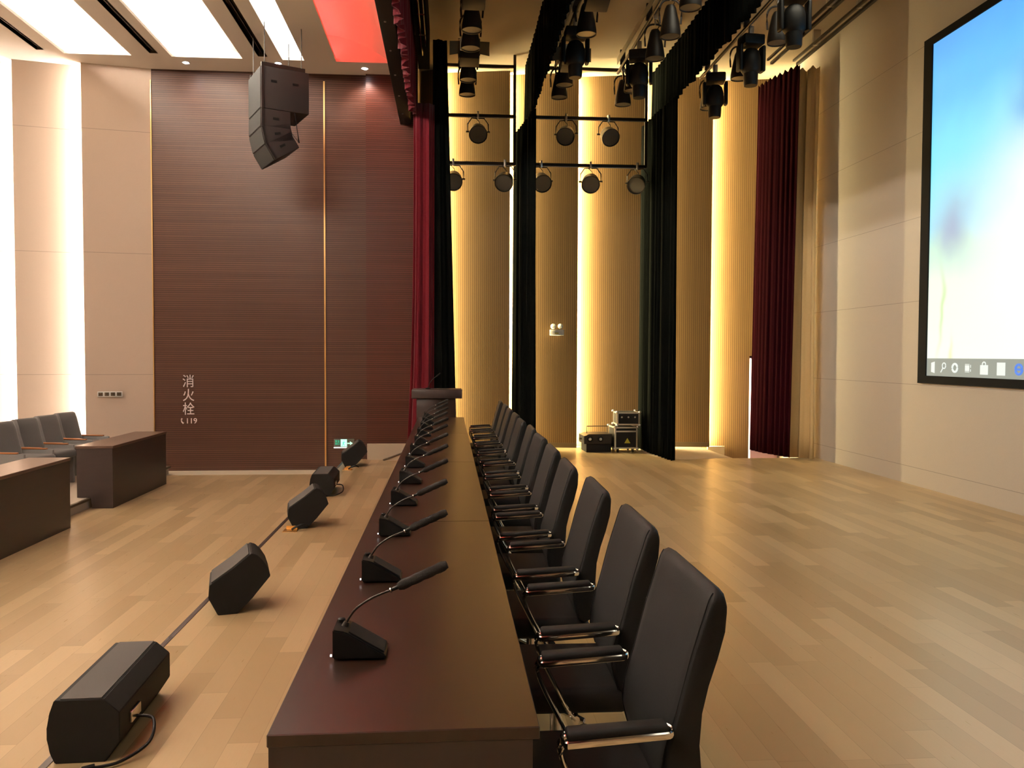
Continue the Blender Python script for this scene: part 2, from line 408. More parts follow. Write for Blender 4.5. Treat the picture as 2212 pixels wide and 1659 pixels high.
# header beam, valance and borders over the stage opening
t = thing('header_beam', 'black steel header beam over the stage opening with small bolts', 'beam', (-.6, 2, 4.62))
b = new(); box(b, -.06, .09, -10, 9.53, 0, .9, .006); obj('box_beam', b, 'black2', t)
b = new()
for k in range(14): lathe(b, [(.012, -.008), (.012, 0)], 8, T(.0, 9.0-.75*k, 0))
obj('bolt', b, 'steel', t, label='small bright bolts')
b = new(); box(b, -.62, -.60, -8, 11.6, CA, CS); struct('wall_header', b, 'black2')
def curtain(name, path, z0, z1, amp, wl, m, wav=0, parent=None, flare=None, seed=1, zn=14, bottomwave=0, topsag=0):
    """folded cloth along a path of (x,y); z levels interpolated; pleats wl long"""
    rnd = random.Random(seed)
    P = [Vector((p[0], p[1])) for p in path]
    seg = [0]
    for a, c in zip(P, P[1:]): seg.append(seg[-1]+(c-a).length)
    L = seg[-1]; n = max(12, int(L/wl*10))
    def pos(s):
        for i in range(len(P)-1):
            if s <= seg[i+1] or i == len(P)-2:
                t = (s-seg[i])/(seg[i+1]-seg[i]); d = (P[i+1]-P[i]).normalized()
                return P[i].lerp(P[i+1], t), Vector((-d.y, d.x))
    b = new(); rows = []
    ph = [rnd.uniform(0, 6.28) for _ in range(4)]
    for j in range(zn+1):
        v = j/zn; row = []
        for i in range(n+1):
            s = L*i/n; p, nn = pos(s)
            A = amp*(.55+.45*(1-v))
            ww = 2*math.pi*s/wl
            f = math.sin(ww+.8*math.sin(ww*.23+ph[0])+.25*math.sin(3*v+ph[1]))*A + .35*A*math.sin(ww*2.3+ph[2])
            q = p+nn*f
            if flare: q = Vector(flare(q.x, q.y, v, i/n))
            z = z0+(z1-z0)*v
            if j == 0 and bottomwave: z += bottomwave*(math.sin(s*9+ph[3])*.6+math.sin(s*23+ph[1])*.4)
            if topsag and j == zn: z -= topsag*abs(math.sin(ww*.5))
            row.append(b.verts.new((q.x, q.y, z)))
        rows.append(row)
    for A_, B_ in zip(rows, rows[1:]):
        for i in range(n): b.faces.new((A_[i], A_[i+1], B_[i+1], B_[i]))
    o = obj(name, b, m, parent, angle=60)
    sd = o.modifiers.new('thickness', 'SOLIDIFY'); sd.thickness = .006; sd.offset = 0
    return o
tag(curtain('valance', [(-.46, 10.85), (-.46, 2)], 4.56, 5.85, .035, .16, 'red_velvet', bottomwave=.035, zn=8), 'dark red velvet valance hanging inside the black header beam', 'curtain')
t = thing('track_housing', 'glossy black track housing above the red valance on the stage side', 'beam', (-.33, 2, 5.30))
b = new(); box(b, -.07, .08, -10, 9.3, .0, .55, .01); obj('housing', b, 'black_cloth', t)
b = new(); tube(b, [(.0, 4, -.02), (.0, 8.7, -.02)], .012, 8); tube(b, [(.05, 5, -.02), (.05, 8.4, -.02)], .008, 8)
for k in range(6): box(b, -.02, .06, 5.0+k*.6, 5.04+k*.6, -.03, 0)
obj('rail', b, 'chrome', t)
# legs: hung along the depth of the stage
tag(curtain('stage_curtain', [(-.46, 11.0), (-.33, 10.95), (-.18, 11.0)], 0.01, 4.75, .04, .12, 'red_velvet', flare=lambda x, y, v, u: (x-(1-v)**3*.10*(1-u), y)), 'bright red velvet curtain at the left side of the stage opening, behind the lectern', 'curtain')
tag(curtain('wing_curtain', [(-.20, 11.02), (-.02, 11.05)], 0.01, 5.6, .035, .11, 'black_cloth', seed=4, flare=lambda x, y, v, u: (x+(1-v)*.14*u, y)), 'dark narrow curtain right beside the red curtain and the first light strip', 'curtain')
tag(curtain('border_curtain', [(1.17, 12.62), (1.17, 1.5)], 4.86, 5.82, .022, .15, 'black_cloth', bottomwave=.03, seed=5, zn=6), 'narrow black border curtain overhead between the first two lighting bars', 'curtain')
tag(curtain('wing_curtain', [(1.00, 12.62), (1.08, 12.0), (1.18, 11.22)], 0.01, 4.80, .035, .13, 'black_cloth', seed=6, flare=lambda x, y, v, u: (x+.0*v, y)), 'slim black side curtain hanging between the two lighting frames', 'curtain')
tag(curtain('border_curtain', [(3.15, 12.75), (3.17, 11.0), (3.17, 1.5)], 5.05, 5.82, .022, .15, 'black_cloth', bottomwave=.03, seed=8, zn=6), 'broad black border curtain overhead between the third and fourth lighting bars', 'curtain')
tag(curtain('wing_curtain', [(2.99, 12.75), (3.02, 12.0), (3.10, 11.12)], 0.01, 4.99, .035, .13, 'black_cloth', seed=9), 'large black side curtain right of the flight cases', 'curtain')
tag(curtain('wing_curtain', [(4.62, 12.30), (4.66, 11.9), (4.83, 11.28)], 0.02, 5.55, .016, .12, 'maroon', seed=11, topsag=.05, flare=lambda x, y, v, u: (x+.06*v, y)), 'dark maroon side curtain covering the lavender door', 'curtain')
tag(curtain('backdrop_curtain', [(4.93, 11.75), (4.97, 11.5), (5.17, 11.26)], 0.005, 5.55, .035, .15, 'cream_cloth', seed=12, topsag=.08, flare=lambda x, y, v, u: (x-(1-v)**4*.14*(1-u)+(-.03*math.sin(v*3)), y)), 'cream curtain gathered at the corner beside the screen wall', 'curtain')
for i, (x, lb) in enumerate([(4.60, 'above the maroon curtain'), (4.98, 'above the cream curtain')]):
    t = thing('curtain_track', 'twin steel curtain track '+lb, 'curtain track', (x, 2, 5.62), 0, 'curtain tracks on the stage ceiling')
    b = new(); box(b, -.02, .02, -8, 9.6, 0, .035); box(b, -.09, -.06, -8, 9.55, .03, .06); obj('rail', b, 'dark_metal', t)
    b = new()
    for k in range(7): box(b, -.08, .02, 8.9-k*1.2, 8.94-k*1.2, .03, .23)
    obj('track_bracket', b, 'steel', t, kind='stuff')

# ------------------------------------------------------------------ projection screen on the right wall
t = thing('projection_screen', 'large wall screen showing a computer desktop with soft blue and green blur, black border', 'screen', (XB, 8.85, 1.165))
W_, H_ = 6.75, 3.77; e = .155
b = new()
box(b, -.03, 0, -W_, 0, 0, .085); box(b, -.03, 0, -W_, 0, H_-.085, H_); box(b, -.03, 0, -e, 0, .085, H_-.085); box(b, -.03, 0, -W_, -W_+e, .085, H_-.085)
obj('border', b, 'frame_black', t)
sm = bpy.data.materials.new('screen_picture'); sm.use_nodes = True
nt = NT(sm); (x_, y_, z_), v_ = nt.xyz()
wob = nt.noise(v_, 1.3, 2)
u_ = nt.math('ADD', nt.math('MULTIPLY', y_, -1.0), nt.math('MULTIPLY', nt.math('SUBTRACT', wob, .5), .5))
vv = nt.math('ADD', z_, nt.math('MULTIPLY', nt.math('SUBTRACT', wob, .5), .5))
cr = nt.n('ShaderNodeValToRGB'); cr.color_ramp.interpolation = 'EASE'
els = cr.color_ramp.elements
els[0].position = .0; els[0].color = (.97, 1.0, .88, 1); els[1].position = 1; els[1].color = (.12, .45, 1.0, 1)
for p, c in ((.22, (.90, 1.0, .80, 1)), (.38, (.62, .98, .72, 1)), (.47, (.35, .85, 1.0, 1)), (.66, (.22, .82, 1.0, 1)), (.84, (.15, .58, 1.0, 1))):
    q = els.new(p); q.color = c
nt.l(nt.math('DIVIDE', vv, H_), cr.inputs[0]); col = cr.outputs[0]
def blob(col, cu, cv, ru, rv, c, s=1.0):
    du = nt.math('DIVIDE', nt.math('SUBTRACT', u_, cu), ru); dv = nt.math('DIVIDE', nt.math('SUBTRACT', vv, cv), rv)
    d = nt.math('ADD', nt.math('MULTIPLY', du, du), nt.math('MULTIPLY', dv, dv))
    f = nt.math('MULTIPLY', nt.math('EXPONENT', nt.math('MULTIPLY', d, -1.0)), s)
    return nt.mix(f, col, c)
col = blob(col, 1.9, 1.75, .75, .75, (1.0, 1.0, 1.0))
col = blob(col, 2.6, .9, 1.6, .9, (1.0, 1.0, 1.0))
col = blob(col, 1.75, 2.75, .30, .30, (.14, .34, .80), .7)
col = blob(col, .55, 1.62, .28, .30, (.34, .42, .62), .85)
col = blob(col, .35, .75, .04, .36, (.45, .80, .22), .6)
col = blob(col, .58, .3, .03, .16, (.70, .85, .25), .5)
nt.b.inputs['Base Color'].default_value = (.02, .02, .02, 1); nt.b.inputs['Roughness'].default_value = .6
nt.l(col, nt.b.inputs['Emission Color']); nt.b.inputs['Emission Strength'].default_value = 1.05
b = new(); box(b, -.015, -.005, -W_+e, -e, .085, H_-.085); pic = obj('picture', b, sm, t)
def em(n, c, s=1.0): return mat(n, (0, 0, 0), .6, emit=c, es=s)
M['tb'] = em('taskbar_grey', (.33, .36, .31)); M['ic_w'] = em('icon_white', (.9, .95, .88)); M['ic_b'] = em('icon_blue', (.12, .28, .85)); M['ic_d'] = em('icon_grey', (.20, .22, .22)); M['ic_c'] = em('icon_cyan', (.3, .7, 1.0))
b = new(); box(b, -.017, -.0152, -W_+e, -e, .085, .275); tb = obj('taskbar', b, 'tb', pic)
zc = .178
def icon(name, mt, fn):
    b = new(); fn(b); obj(name, b, mt, pic)
def quad(b, y0, y1, z0, z1, x=-.0185): box(b, x, -.0171, -y1, -y0, z0, z1)
def ringx(b, yc, z, r, th, x=-.0185, seg=20):
    pts = [(x, -yc+r*math.cos(2*math.pi*k/seg), z+r*math.sin(2*math.pi*k/seg)) for k in range(seg)]
    tube(b, pts, th, 6, closed=True)
def start(b):
    prism(b, [(-.24, zc-.05), (-.305, zc-.062), (-.305, zc+.062), (-.24, zc+.05)], 'x', -.0185, -.0171)
icon('start_icon', 'ic_w', start)
def lens_i(b): ringx(b, .475, zc+.02, .03, .006); tube(b, [(-.0185, -.455, zc-.005), (-.0185, -.42, zc-.05)], .006, 6)
icon('search_icon', 'ic_w', lens_i)
icon('circle_icon', 'ic_w', lambda b: ringx(b, .665, zc, .042, .012))
def taskv(b):
    quad(b, .83, .90, zc-.03, zc+.03); quad(b, .915, .925, zc-.035, zc-.01); quad(b, .915, .925, zc+.005, zc+.035); quad(b, .83, .90, zc+.036, zc+.042); quad(b, .83, .90, zc-.042, zc-.036)
icon('task_icon', 'ic_w', taskv)
def bag(b): quad(b, 1.07, 1.19, zc-.06, zc+.035); ringx(b, 1.13, zc+.04, .025, .006)
icon('bag_icon', 'ic_w', bag)
icon('page_icon', 'ic_w', lambda b: quad(b, 1.32, 1.44, zc-.062, zc+.062))
def e_i(b): ringx(b, 1.63, zc, .045, .013); quad(b, 1.59, 1.67, zc-.01, zc+.01)
icon('browser_icon', 'ic_b', e_i)
def fold(b): quad(b, 1.82, 1.98, zc-.05, zc+.04); quad(b, 1.82, 1.89, zc+.04, zc+.055)
icon('folder_icon', 'ic_w', fold)
icon('active_mark', 'ic_c', lambda b: quad(b, 1.74, 2.02, .088, .100))

# ------------------------------------------------------------------ long table: four units
tabs = []
Y0 = 1.52; TL = 1.935
for k in range(4):
    y0 = Y0+k*TL
    t = thing('conference_table', 'dark brown conference table unit, %s from the camera in the long row' % ORD[k], 'table', (-.08, y0, 0), 0, 'conference tables in the long row')
    b = new(); box(b, -.253, .253, .0015, TL-.0015, .735, .76, .002, seg=1); obj('tabletop', b, 'table', t)
    b = new(); box(b, -.245, -.225, .01, TL-.01, .02, .735); obj('front_panel', b, 'desk', t)
    for a in (.004, TL-.026):
        b = new(); box(b, -.225 if a > .01 else -.25, .24, a, a+.022, 0.0, .735); obj('end_panel', b, 'desk', t)
    b = new(); box(b, -.225, .10, .03, TL-.03, .56, .575); obj('shelf', b, 'desk', t)

# ------------------------------------------------------------------ gooseneck microphones
def make_mic():
    t = thing('microphone', 'x', 'microphone', (0, 0, 0), 0, 'desk microphones along the long table')
    b = new(); prism(b, [(-.058, .004), (.062, .004), (.062, .012), (-.030, .067), (-.058, .072)], 'y', -.045, .045)
    bmesh.ops.bevel(b, geom=b.edges[:], offset=.003, segments=2, affect='EDGES')
    base = obj('base', b, 'black', t)
    b = new(); prism(b, [(.058, .0155), (-.022, .0635), (-.022, .066), (.058, .018)], 'y', -.036, .036); obj('control_plate', b, 'black2', base)
    b = new(); lathe(b, [(.009, 0), (.009, .006), (.006, .008)], 14, T(-.045, .02, .072)); obj('button', b, 'black', base)
    b = new(); lathe(b, [(.003, 0), (.003, .004)], 8, T(-.060, -.040, .012) @ RY(R(-90))); obj('plug', b, 'led_dot', base, label='small bright plug')
    P = smooth_pts([(-.035, 0, .066), (-.027, 0, .084), (-.008, 0, .108), (.028, 0, .132), (.068, 0, .148)], 6)
    b = new(); tube(b, P, .0028, 8); tube(b, [P[0], P[0].lerp(P[4], 1.0)], [.009, .006], 12); obj('gooseneck', b, 'dark_metal', t)
    d = Vector((.13, 0, .058)).normalized(); p0 = P[-1]
    b = new(); tube(b, [p0, p0+d*.018, p0+d*.022], [.004, .005, .005], 10); obj('capsule_tube', b, 'black', t)
    b = new(); tube(b, [p0+d*.002, p0+d*.005], .0062, 12); obj('ring', b, 'chrome', t, label='bright metal ring')
    b = new(); pts = []; rr = []
    for i in range(13):
        pts.append(p0+d*(.022+.125*i/12)); rr.append(.0115+(.0006 if i % 3 else -.0006) if 0 < i < 12 else .0085)
    tube(b, pts, rr, 14); obj('foam_cover', b, 'foam', t)
    return t
mic = make_mic()
for k in range(12):
    loc = (-.203+random.uniform(-.004, .004), 1.925+.6445*k, .7605)
    lb = 'black gooseneck microphone with foam cover, %s from the camera on the long table' % ORD[k]
    if k == 0: mic.location = loc; mic['label'] = lb
    else: dup(mic, loc, random.uniform(-.05, .05), lb)

# ------------------------------------------------------------------ chairs (local x=0 at world X 0.35)
def make_chair():
    t = thing('conference_chair', 'x', 'chair', (0, 0, 0), 0, 'black leather chairs along the table')
    ox = -.35
    b = new(); box(b, .10+ox, .515+ox, -.208, .208, .40, .478, .03, seg=4); obj('seat', b, 'leather', t)
    front = [(.470, .475), (.452, .545), (.458, .61), (.482, .69), (.513, .81), (.540, .90), (.552, .938)]
    topc = [(.560, .952), (.572, .957), (.584, .950)]
    rear = [(.590, .93), (.588, .88), (.572, .81), (.552, .75), (.538, .69), (.534, .62), (.540, .54), (.525, .48), (.495, .462)]
    prof = front+topc+rear
    cx = sum(p[0] for p in prof)/len(prof)
    b = new(); rings = []
    ys = [(-.215, .90, .026), (-.212, .96, .012), (-.202, 1.0, .004), (-.17, 1.0, 0), (0, 1.0, .0), (.17, 1.0, 0), (.202, 1.0, .004), (.212, .96, .012), (.215, .90, .026)]
    for y, s, dz in ys:
        ring = []
        for (px, pz) in prof:
            mid = .46+(pz-.46)*.0
            f = max(0, (pz-.80)/.157)
            # centre line of the back at this height
            c = .51+(pz-.46)*.10 if pz < .62 else .505+(pz-.62)*.21
            x = c+(px-c)*(1 if s == 1 else s-.05)
            z = pz-dz*f+(dz*.5 if pz < .5 else 0)
            x += .010*(abs(y)/.21)**2*0
            ring.append(b.verts.new((x+ox, y, z)))
        rings.append(ring)
    n = len(prof)
    for A, B in zip(rings, rings[1:]):
        for i in range(n): b.faces.new((A[i], A[(i+1) % n], B[(i+1) % n], B[i]))
    b.faces.new(rings[0][::-1]); b.faces.new(rings[-1])
    bk = obj('backrest', b, 'leather', t, angle=50)
    b = new()
    b.free()
    for s in (-1, 1):
        b = new(); tube(b, [(x+ox, s*.2025, z-.004*max(0, (z-.80)/.157)) for x, z in smooth_pts2(front+topc[:1])], .0018, 6)
        obj('piping', b, 'leather', bk)
    for s in (-1, 1):
        y = s*.225
        a = thing_part('armrest', t)
        # chrome loop around the pad
        r0 = .025; x0, x1 = .232+ox, .466+ox; pts = []
        for k in range(9): an = R(90+180*k/8); pts.append((x0+.008+.010*math.cos(an), y+r0*math.sin(an), .646))
        for k in range(9): an = R(-90+180*k/8); pts.append((x1-.02+.022*math.cos(an), y+r0*math.sin(an), .660))
        b = new(); tube(b, pts, .0055, 8, flat=(.0045, .0085), closed=True)
        for dy in (-.016, .016):
            tube(b, smooth_pts([(x0+.03, y+dy, .650), (x0+.004, y+dy, .645), (x0-.006, y+dy, .625), (x0+.012, y+dy, .575), (x0+.055, y+dy, .49), (x0+.085, y+dy*.8, .43), (x0+.11, y*.9+dy, .395)], 5), .005, 8)
        loop = obj('arm_frame', b, 'chrome', t)
        b = new(); vs = []
        box(b, x0+.006, x1-.01, y-.022, y+.022, .650, .670, .008, seg=3)
        for v in b.verts: v.co.z += (v.co.x-x0)*.05
        obj('arm_pad', b, 'leather', loop, label='black padded arm top')
        bpy.data.objects.remove(a)
    b = new(); tube(b, [(.345+ox, -.21, .39), (.345+ox, .21, .39)], .012, 10); box(b, .22+ox, .42+ox, -.09, .09, .37, .40, .005); obj('seat_bracket', b, 'chrome', t)
    b = new(); lathe(b, [(.028, .10), (.028, .25), (.018, .255), (.018, .38)], 16, T(.31+ox, 0, 0)); obj('column', b, 'chrome', t)
    for k in range(5):
        an = R(36+72*k); c, s = math.cos(an), math.sin(an)
        b = new(); tube(b, [(.31+ox+.02*c, .02*s, .105), (.31+ox+.24*c, .24*s, .065)], [.018, .011], 8)
        lg = obj('leg', b, 'chrome', t)
        b = new(); lathe(b, [(.024, -.01), (.026, 0), (.024, .01)], 14, T(.31+ox+.24*c, .24*s, .027) @ RZ(an) @ RX(R(90))); obj('caster', b, 'black', lg)
    return t
def smooth_pts2(p): return [(q.x, q.z) for q in smooth_pts([(a, 0, c) for a, c in p], 3)]
def thing_part(n, t): o = bpy.data.objects.new(n, None); return o
ch = make_chair()
for k in range(12):
    dx = [0, .022, .008, -.012, -.004, .0, .01, -.006, .004, .0, .006, -.004][k]
    loc = (.36+dx, 1.925+.6445*k, 0)
    lb = 'black leather high-back chair with chrome arms, %s from the camera along the long table' % ORD[k]
    if k == 0: ch.location = loc; ch['label'] = lb
    else: dup(ch, loc, random.uniform(-.03, .03), lb)

# ------------------------------------------------------------------ lectern
t = thing('lectern', 'dark brown wooden lectern at the far end of the long table', 'lectern', (-.13, 9.55, 0))
b = new(); box(b, -.29, .29, -.02, .36, .955, 1.06, .008); obj('top', b, 'desk', t)
b = new(); box(b, -.235, .215, .02, .34, .04, .955, .005); obj('body', b, 'table', t)
b = new(); box(b, -.26, .24, .0, .36, 0, .04, .004); obj('plinth', b, 'desk', t)
t = thing('lectern_microphone', 'thin gooseneck microphone standing on the lectern', 'microphone', (-.235, 9.62, 1.0605))
b = new(); lathe(b, [(.028, 0), (.028, .012), (.012, .018)], 16); obj('base', b, 'black', t)
b = new(); tube(b, smooth_pts([(0, 0, .01), (.02, 0, .07), (.06, 0, .12), (.10, 0, .15)], 5), .004, 8); obj('gooseneck', b, 'dark_metal', t)
b = new(); tube(b, [(.10, 0, .15), (.145, 0, .185)], .009, 10); obj('capsule', b, 'foam', t)

# ------------------------------------------------------------------ stage loudspeakers along the edge
def make_fill(label):
    """full-range box lying on its side, curved grille to the audience, narrow back to the table"""
    t = thing('stage_loudspeaker', label, 'loudspeaker', (0, 0, 0), 0, 'black loudspeakers along the stage edge')
    prof = [(-.105, 0), (-.122, .04), (-.130, .09), (-.130, .13), (-.122, .18), (-.105, .228), (-.05, .228), (.062, .228), (.118, .178), (.118, .075), (.068, 0)]
    b = new(); prism(b, prof, 'y', -.30, .30); bmesh.ops.bevel(b, geom=[e for e in b.edges], offset=.003, segments=2, affect='EDGES'); body = obj('cabinet', b, 'black2', t)
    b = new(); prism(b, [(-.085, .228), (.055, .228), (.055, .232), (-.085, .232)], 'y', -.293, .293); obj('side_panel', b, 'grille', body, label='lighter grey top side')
    b = new(); box(b, .116, .128, -.20, -.10, .095, .135, .002); sk = obj('socket_plate', b, 'steel', body, label='pale metal socket plate')
    b = new(); tube(b, smooth_pts([(.128, -.15, .10), (.19, -.16, .09), (.20, -.24, .04), (.13, -.33, .014), (.05, -.37, .014)], 8), .006, 8); tube(b, [(.055, -.365, .016), (.02, -.385, .016)], .011, 10)
    obj('cable', b, 'black', t)
    return t
sp = make_fill('black loudspeaker lying nearest the camera, grey side up, cable at its back')
sp.location = (-1.30, 3.30, 0); sp.rotation_euler = (0, 0, R(2))
dup(sp, (-1.30, 8.86, 0), R(2), 'black loudspeaker lying fourth from the camera, grey side up, in front of the exit sign')
def make_wedge(label):
    """same cabinet tipped onto its chamfer, grille up towards the table"""
    t = thing('stage_loudspeaker', label, 'loudspeaker', (0, 0, 0), 0, 'black loudspeakers along the stage edge')
    prof = [(-.185, .10), (-.178, .172), (-.045, .262), (.046, .336), (.075, .325), (.105, .294), (.132, .25), (.148, .20), (.052, .085), (-.03, .002), (-.135, .0)]
    b = new(); prism(b, prof, 'y', 0, .30); bmesh.ops.bevel(b, geom=[e for e in b.edges], offset=.003, segments=2, affect='EDGES'); body = obj('cabinet', b, 'black2', t)
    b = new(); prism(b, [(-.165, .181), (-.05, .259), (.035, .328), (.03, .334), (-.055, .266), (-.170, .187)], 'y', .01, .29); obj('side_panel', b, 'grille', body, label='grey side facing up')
    return t
wd = make_wedge('black loudspeaker tipped up, second from the camera along the stage edge')
wd.location = (-1.15, 4.70, 0); wd.rotation_euler = (0, 0, R(15))
w3 = dup(wd, (-1.15, 6.98, 0), R(12), 'black loudspeaker tipped up, third from the camera, behind a brass floor plate')
w5 = dup(wd, (-1.19, 10.75, 0), R(8), 'black loudspeaker tipped up, farthest from the camera, under the exit sign')
for i, (x, y, lb) in enumerate([(-1.33, 6.92, 'brass floor socket plate by the third loudspeaker, cable plug on it'), (-1.30, 10.55, 'brass floor socket lids by the farthest loudspeaker'), (-1.40, 2.86, 'brass floor socket plate by the nearest loudspeaker')]):
    t = thing('floor_socket', lb, 'floor socket', (x+.03, y-.02, .0), 0, 'brass floor sockets')
    b = new(); box(b, -.06, .06, -.06, .06, .0, .004, .001); obj('plate', b, 'brass', t)
    if i < 2:
        b = new(); prism(b, [(-.05, .004), (.05, .004), (.03, .045), (-.02, .04)], 'y', .03, .036) if i else box(b, -.045, .045, .05, .056, .004, .03); obj('lid', b, 'brass', t)
        b = new(); tube(b, smooth_pts([(.01, .0, .01), (.05, -.01, .035), (.10, .0, .05), (.13, .05, .03)], 6), .009, 8); obj('plug', b, 'black', t, label='black cable plug')

# ------------------------------------------------------------------ audience: riser, desks, seats
b = new(); box(b, -14, -3.73, -8, 11.3, AF, -.04); struct('floor_riser', b, 'carpet')
b = new(); box(b, -3.735, -3.70, -8, 11.3, -.062, -.038); struct('trim_7', b, 'brown_board', label='dark nosing of the low riser')
def desk(y0, y1, label):
    t = thing('audience_desk', label, 'desk', (-3.66, y0, AF), 0, 'audience desks')
    L = y1-y0
    b = new(); box(b, -.19, .19, -.005, L+.005, .625, .652, .002, seg=1); obj('desktop', b, 'desk_top', t)
    b = new(); box(b, .165, .18, 0, L, 0, .625); obj('front_panel', b, 'desk', t)
    for a in (0, L-.03):
        b = new(); prism(b, [(-.03, 0), (.165, 0), (.165, .625), (-.18, .625), (-.18, .115), (-.045, .115)], 'y', a, a+.03); obj('end_panel', b, 'desk', t)
    return t
desk(5.2, 7.86, 'dark brown audience desk at the lower left corner of the photo')
desk(8.83, 10.46, 'dark brown audience desk standing near the walnut wall, in front of the grey seats')
def make_seat():
    t = thing('theatre_seat', 'x', 'seat', (0, 0, -.04), 0, 'grey theatre seats')
    b = new()
    rings = []
    for (x, z, th, wd_) in [(-.02, .30, .09, .19), (-.05, .42, .10, .20), (-.09, .56, .09, .205), (-.115, .68, .075, .205), (-.125, .74, .05, .195), (-.125, .755, .02, .17)]:
        ring = []
        for k in range(16):
            an = 2*math.pi*k/16; c, s = math.cos(an), math.sin(an)
            sq = lambda v: math.copysign(abs(v)**.45, v)
            ring.append(b.verts.new((x+th*.5*sq(c), wd_*sq(s), z)))
        rings.append(ring)
    for A, B in zip(rings, rings[1:]):
        for i in range(16): b.faces.new((A[i], A[(i+1) % 16], B[(i+1) % 16], B[i]))
    b.faces.new(rings[0][::-1]); b.faces.new(rings[-1])
    bk = obj('backrest', b, 'grey_fabric', t, angle=60)
    b = new()
    tube(b, smooth_pts([(.01, -.190, .30), (-.015, -.192, .42), (-.055, -.194, .56), (-.085, -.192, .68), (-.11, -.180, .735)], 4), .028, 8, flat=(.034, .05)); obj('side_bolster', b, 'light_grey', bk, label='lighter grey edge band')
    b = new(); box(b, -.02, .40, -.195, .195, .30, .40, .035, seg=4)
    obj('seat_cushion', b, 'grey_fabric', t)
    for s in (-1, 1):
        b = new(); box(b, -.10, .34, s*.222-.014, s*.222+.014, .0, .44, .01); a = obj('armrest', b, 'light_grey', t)
        b = new(); box(b, -.08, .26, s*.222-.016, s*.222+.016, .44, .455, .004); obj('arm_top', b, 'orange_wood', a, label='orange wood arm top')
    return t
st = make_seat()
for k in range(4):
    loc = (-4.72, 9.28+.50*k, -.04)
    lb = 'grey upholstered theatre seat in the row behind the desks, %s from the left' % ['first', 'second', 'third', 'fourth'][k]
    if k == 0: st.location = loc; st.rotation_euler = (0, 0, R(-12)); st['label'] = lb
    else: dup(st, loc, R(-12), lb)

# ------------------------------------------------------------------ things on the far walls
t = thing('socket_plate', 'white four-gang socket plate on the beige wall panel', 'socket', (-4.54, 11.47, .915), R(10))
b = new(); box(b, -.155, .155, -.008, 0, -.037, .037, .003); obj('plate', b, 'white', t)
for k in range(4):
    b = new(); box(b, -.142+k*.076, -.142+k*.076+.055, -.0105, -.008, -.024, .024); obj('socket', b, M['brown_board'], t)
t = thing('wall_lettering', 'white Chinese fire hydrant lettering with phone number on the walnut wall', 'lettering', (-3.55, 11.598, .8))
for ch_, z, s, n in (('消', .275, .165, 'character'), ('火', .085, .165, 'character'), ('栓', -.105, .165, 'character')):
    text_mesh(n, ch_, s, .004, 'text', t, T(0, -.004, z) @ FACE @ Matrix.Diagonal((1.0, 1.12, 1, 1)))
text_mesh('number', '119', .105, .004, 'text', t, T(.035, -.004, -.262) @ FACE)
b = new(); tube(b, smooth_pts([(-.088, -.004, -.225), (-.098, -.004, -.245), (-.09, -.004, -.275), (-.07, -.004, -.292)], 4), [.012, .012]+[.008]*9+[.012, .012], 8, )
obj('phone_symbol', b, 'text', t)
t = thing('exit_sign', 'green running man exit sign with arrow low on the walnut wall', 'exit sign', (-1.445, 11.597, .225), 0)
b = new(); box(b, -.14, .14, -.02, -.001, -.055, .062, .002); obj('plate', b, 'sign_glass', t)
b = new(); box(b, -.14, .12, -.03, -.0, -.066, -.055); obj('lamp_bar', b, 'led_dot', t)
b = new(); box(b, -.045, .04, -.023, -.0205, -.045, .055); pm = obj('door_symbol', b, 'sign_pale', t)
b = new(); Y = -.0245
tube(b, [(.0, Y, .03), (.0, Y, .036)], .008, 8); tube(b, [(-.002, Y, .018), (-.012, Y, -.01)], .006, 6); tube(b, [(-.012, Y, -.01), (.008, Y, -.02), (.0, Y, -.04)], .004, 6); tube(b, [(-.012, Y, -.01), (-.02, Y, -.028), (-.032, Y, -.03)], .004, 6); tube(b, [(-.002, Y, .018), (.014, Y, .008), (.02, Y, .016)], .003, 6); tube(b, [(-.002, Y, .018), (-.018, Y, .012), (-.022, Y, -.0)], .003, 6)
obj('running_man', b, 'sign_green', t)
b = new(); box(b, .045, .085, -.023, -.0205, -.006, .006); prism(b, [(.08, -.026), (.12, 0), (.08, .026), (.09, 0)], 'y', -.023, -.0205); obj('arrow', b, 'sign_pale', t)
text_mesh('sign_text', '安全\n出口', .034, .001, 'sign_green', t, T(-.09, -.0225, .010) @ FACE)
# emergency twin lamp on the slats
t = thing('emergency_lamp', 'white twin-head emergency lamp on the slatted wall', 'lamp', (1.69, 12.80, 1.80), R(-10))
b = new(); box(b, -.11, .11, 0, .09, -.03, .06, .006); obj('housing', b, 'white', t)
for s in (-1, 1):
    b = new(); lathe(b, [(.02, .05), (.038, .03), (.044, 0), (.040, -.004), (.0, -.006)], 18, T(s*.055, .03, .112) @ RX(R(-70)) @ RX(R(180))); obj('lamp_head', b, 'white', t)
b = new(); box(b, -.03, .03, -.003, 0, -.005, .012); obj('indicator', b, 'yellow', t)

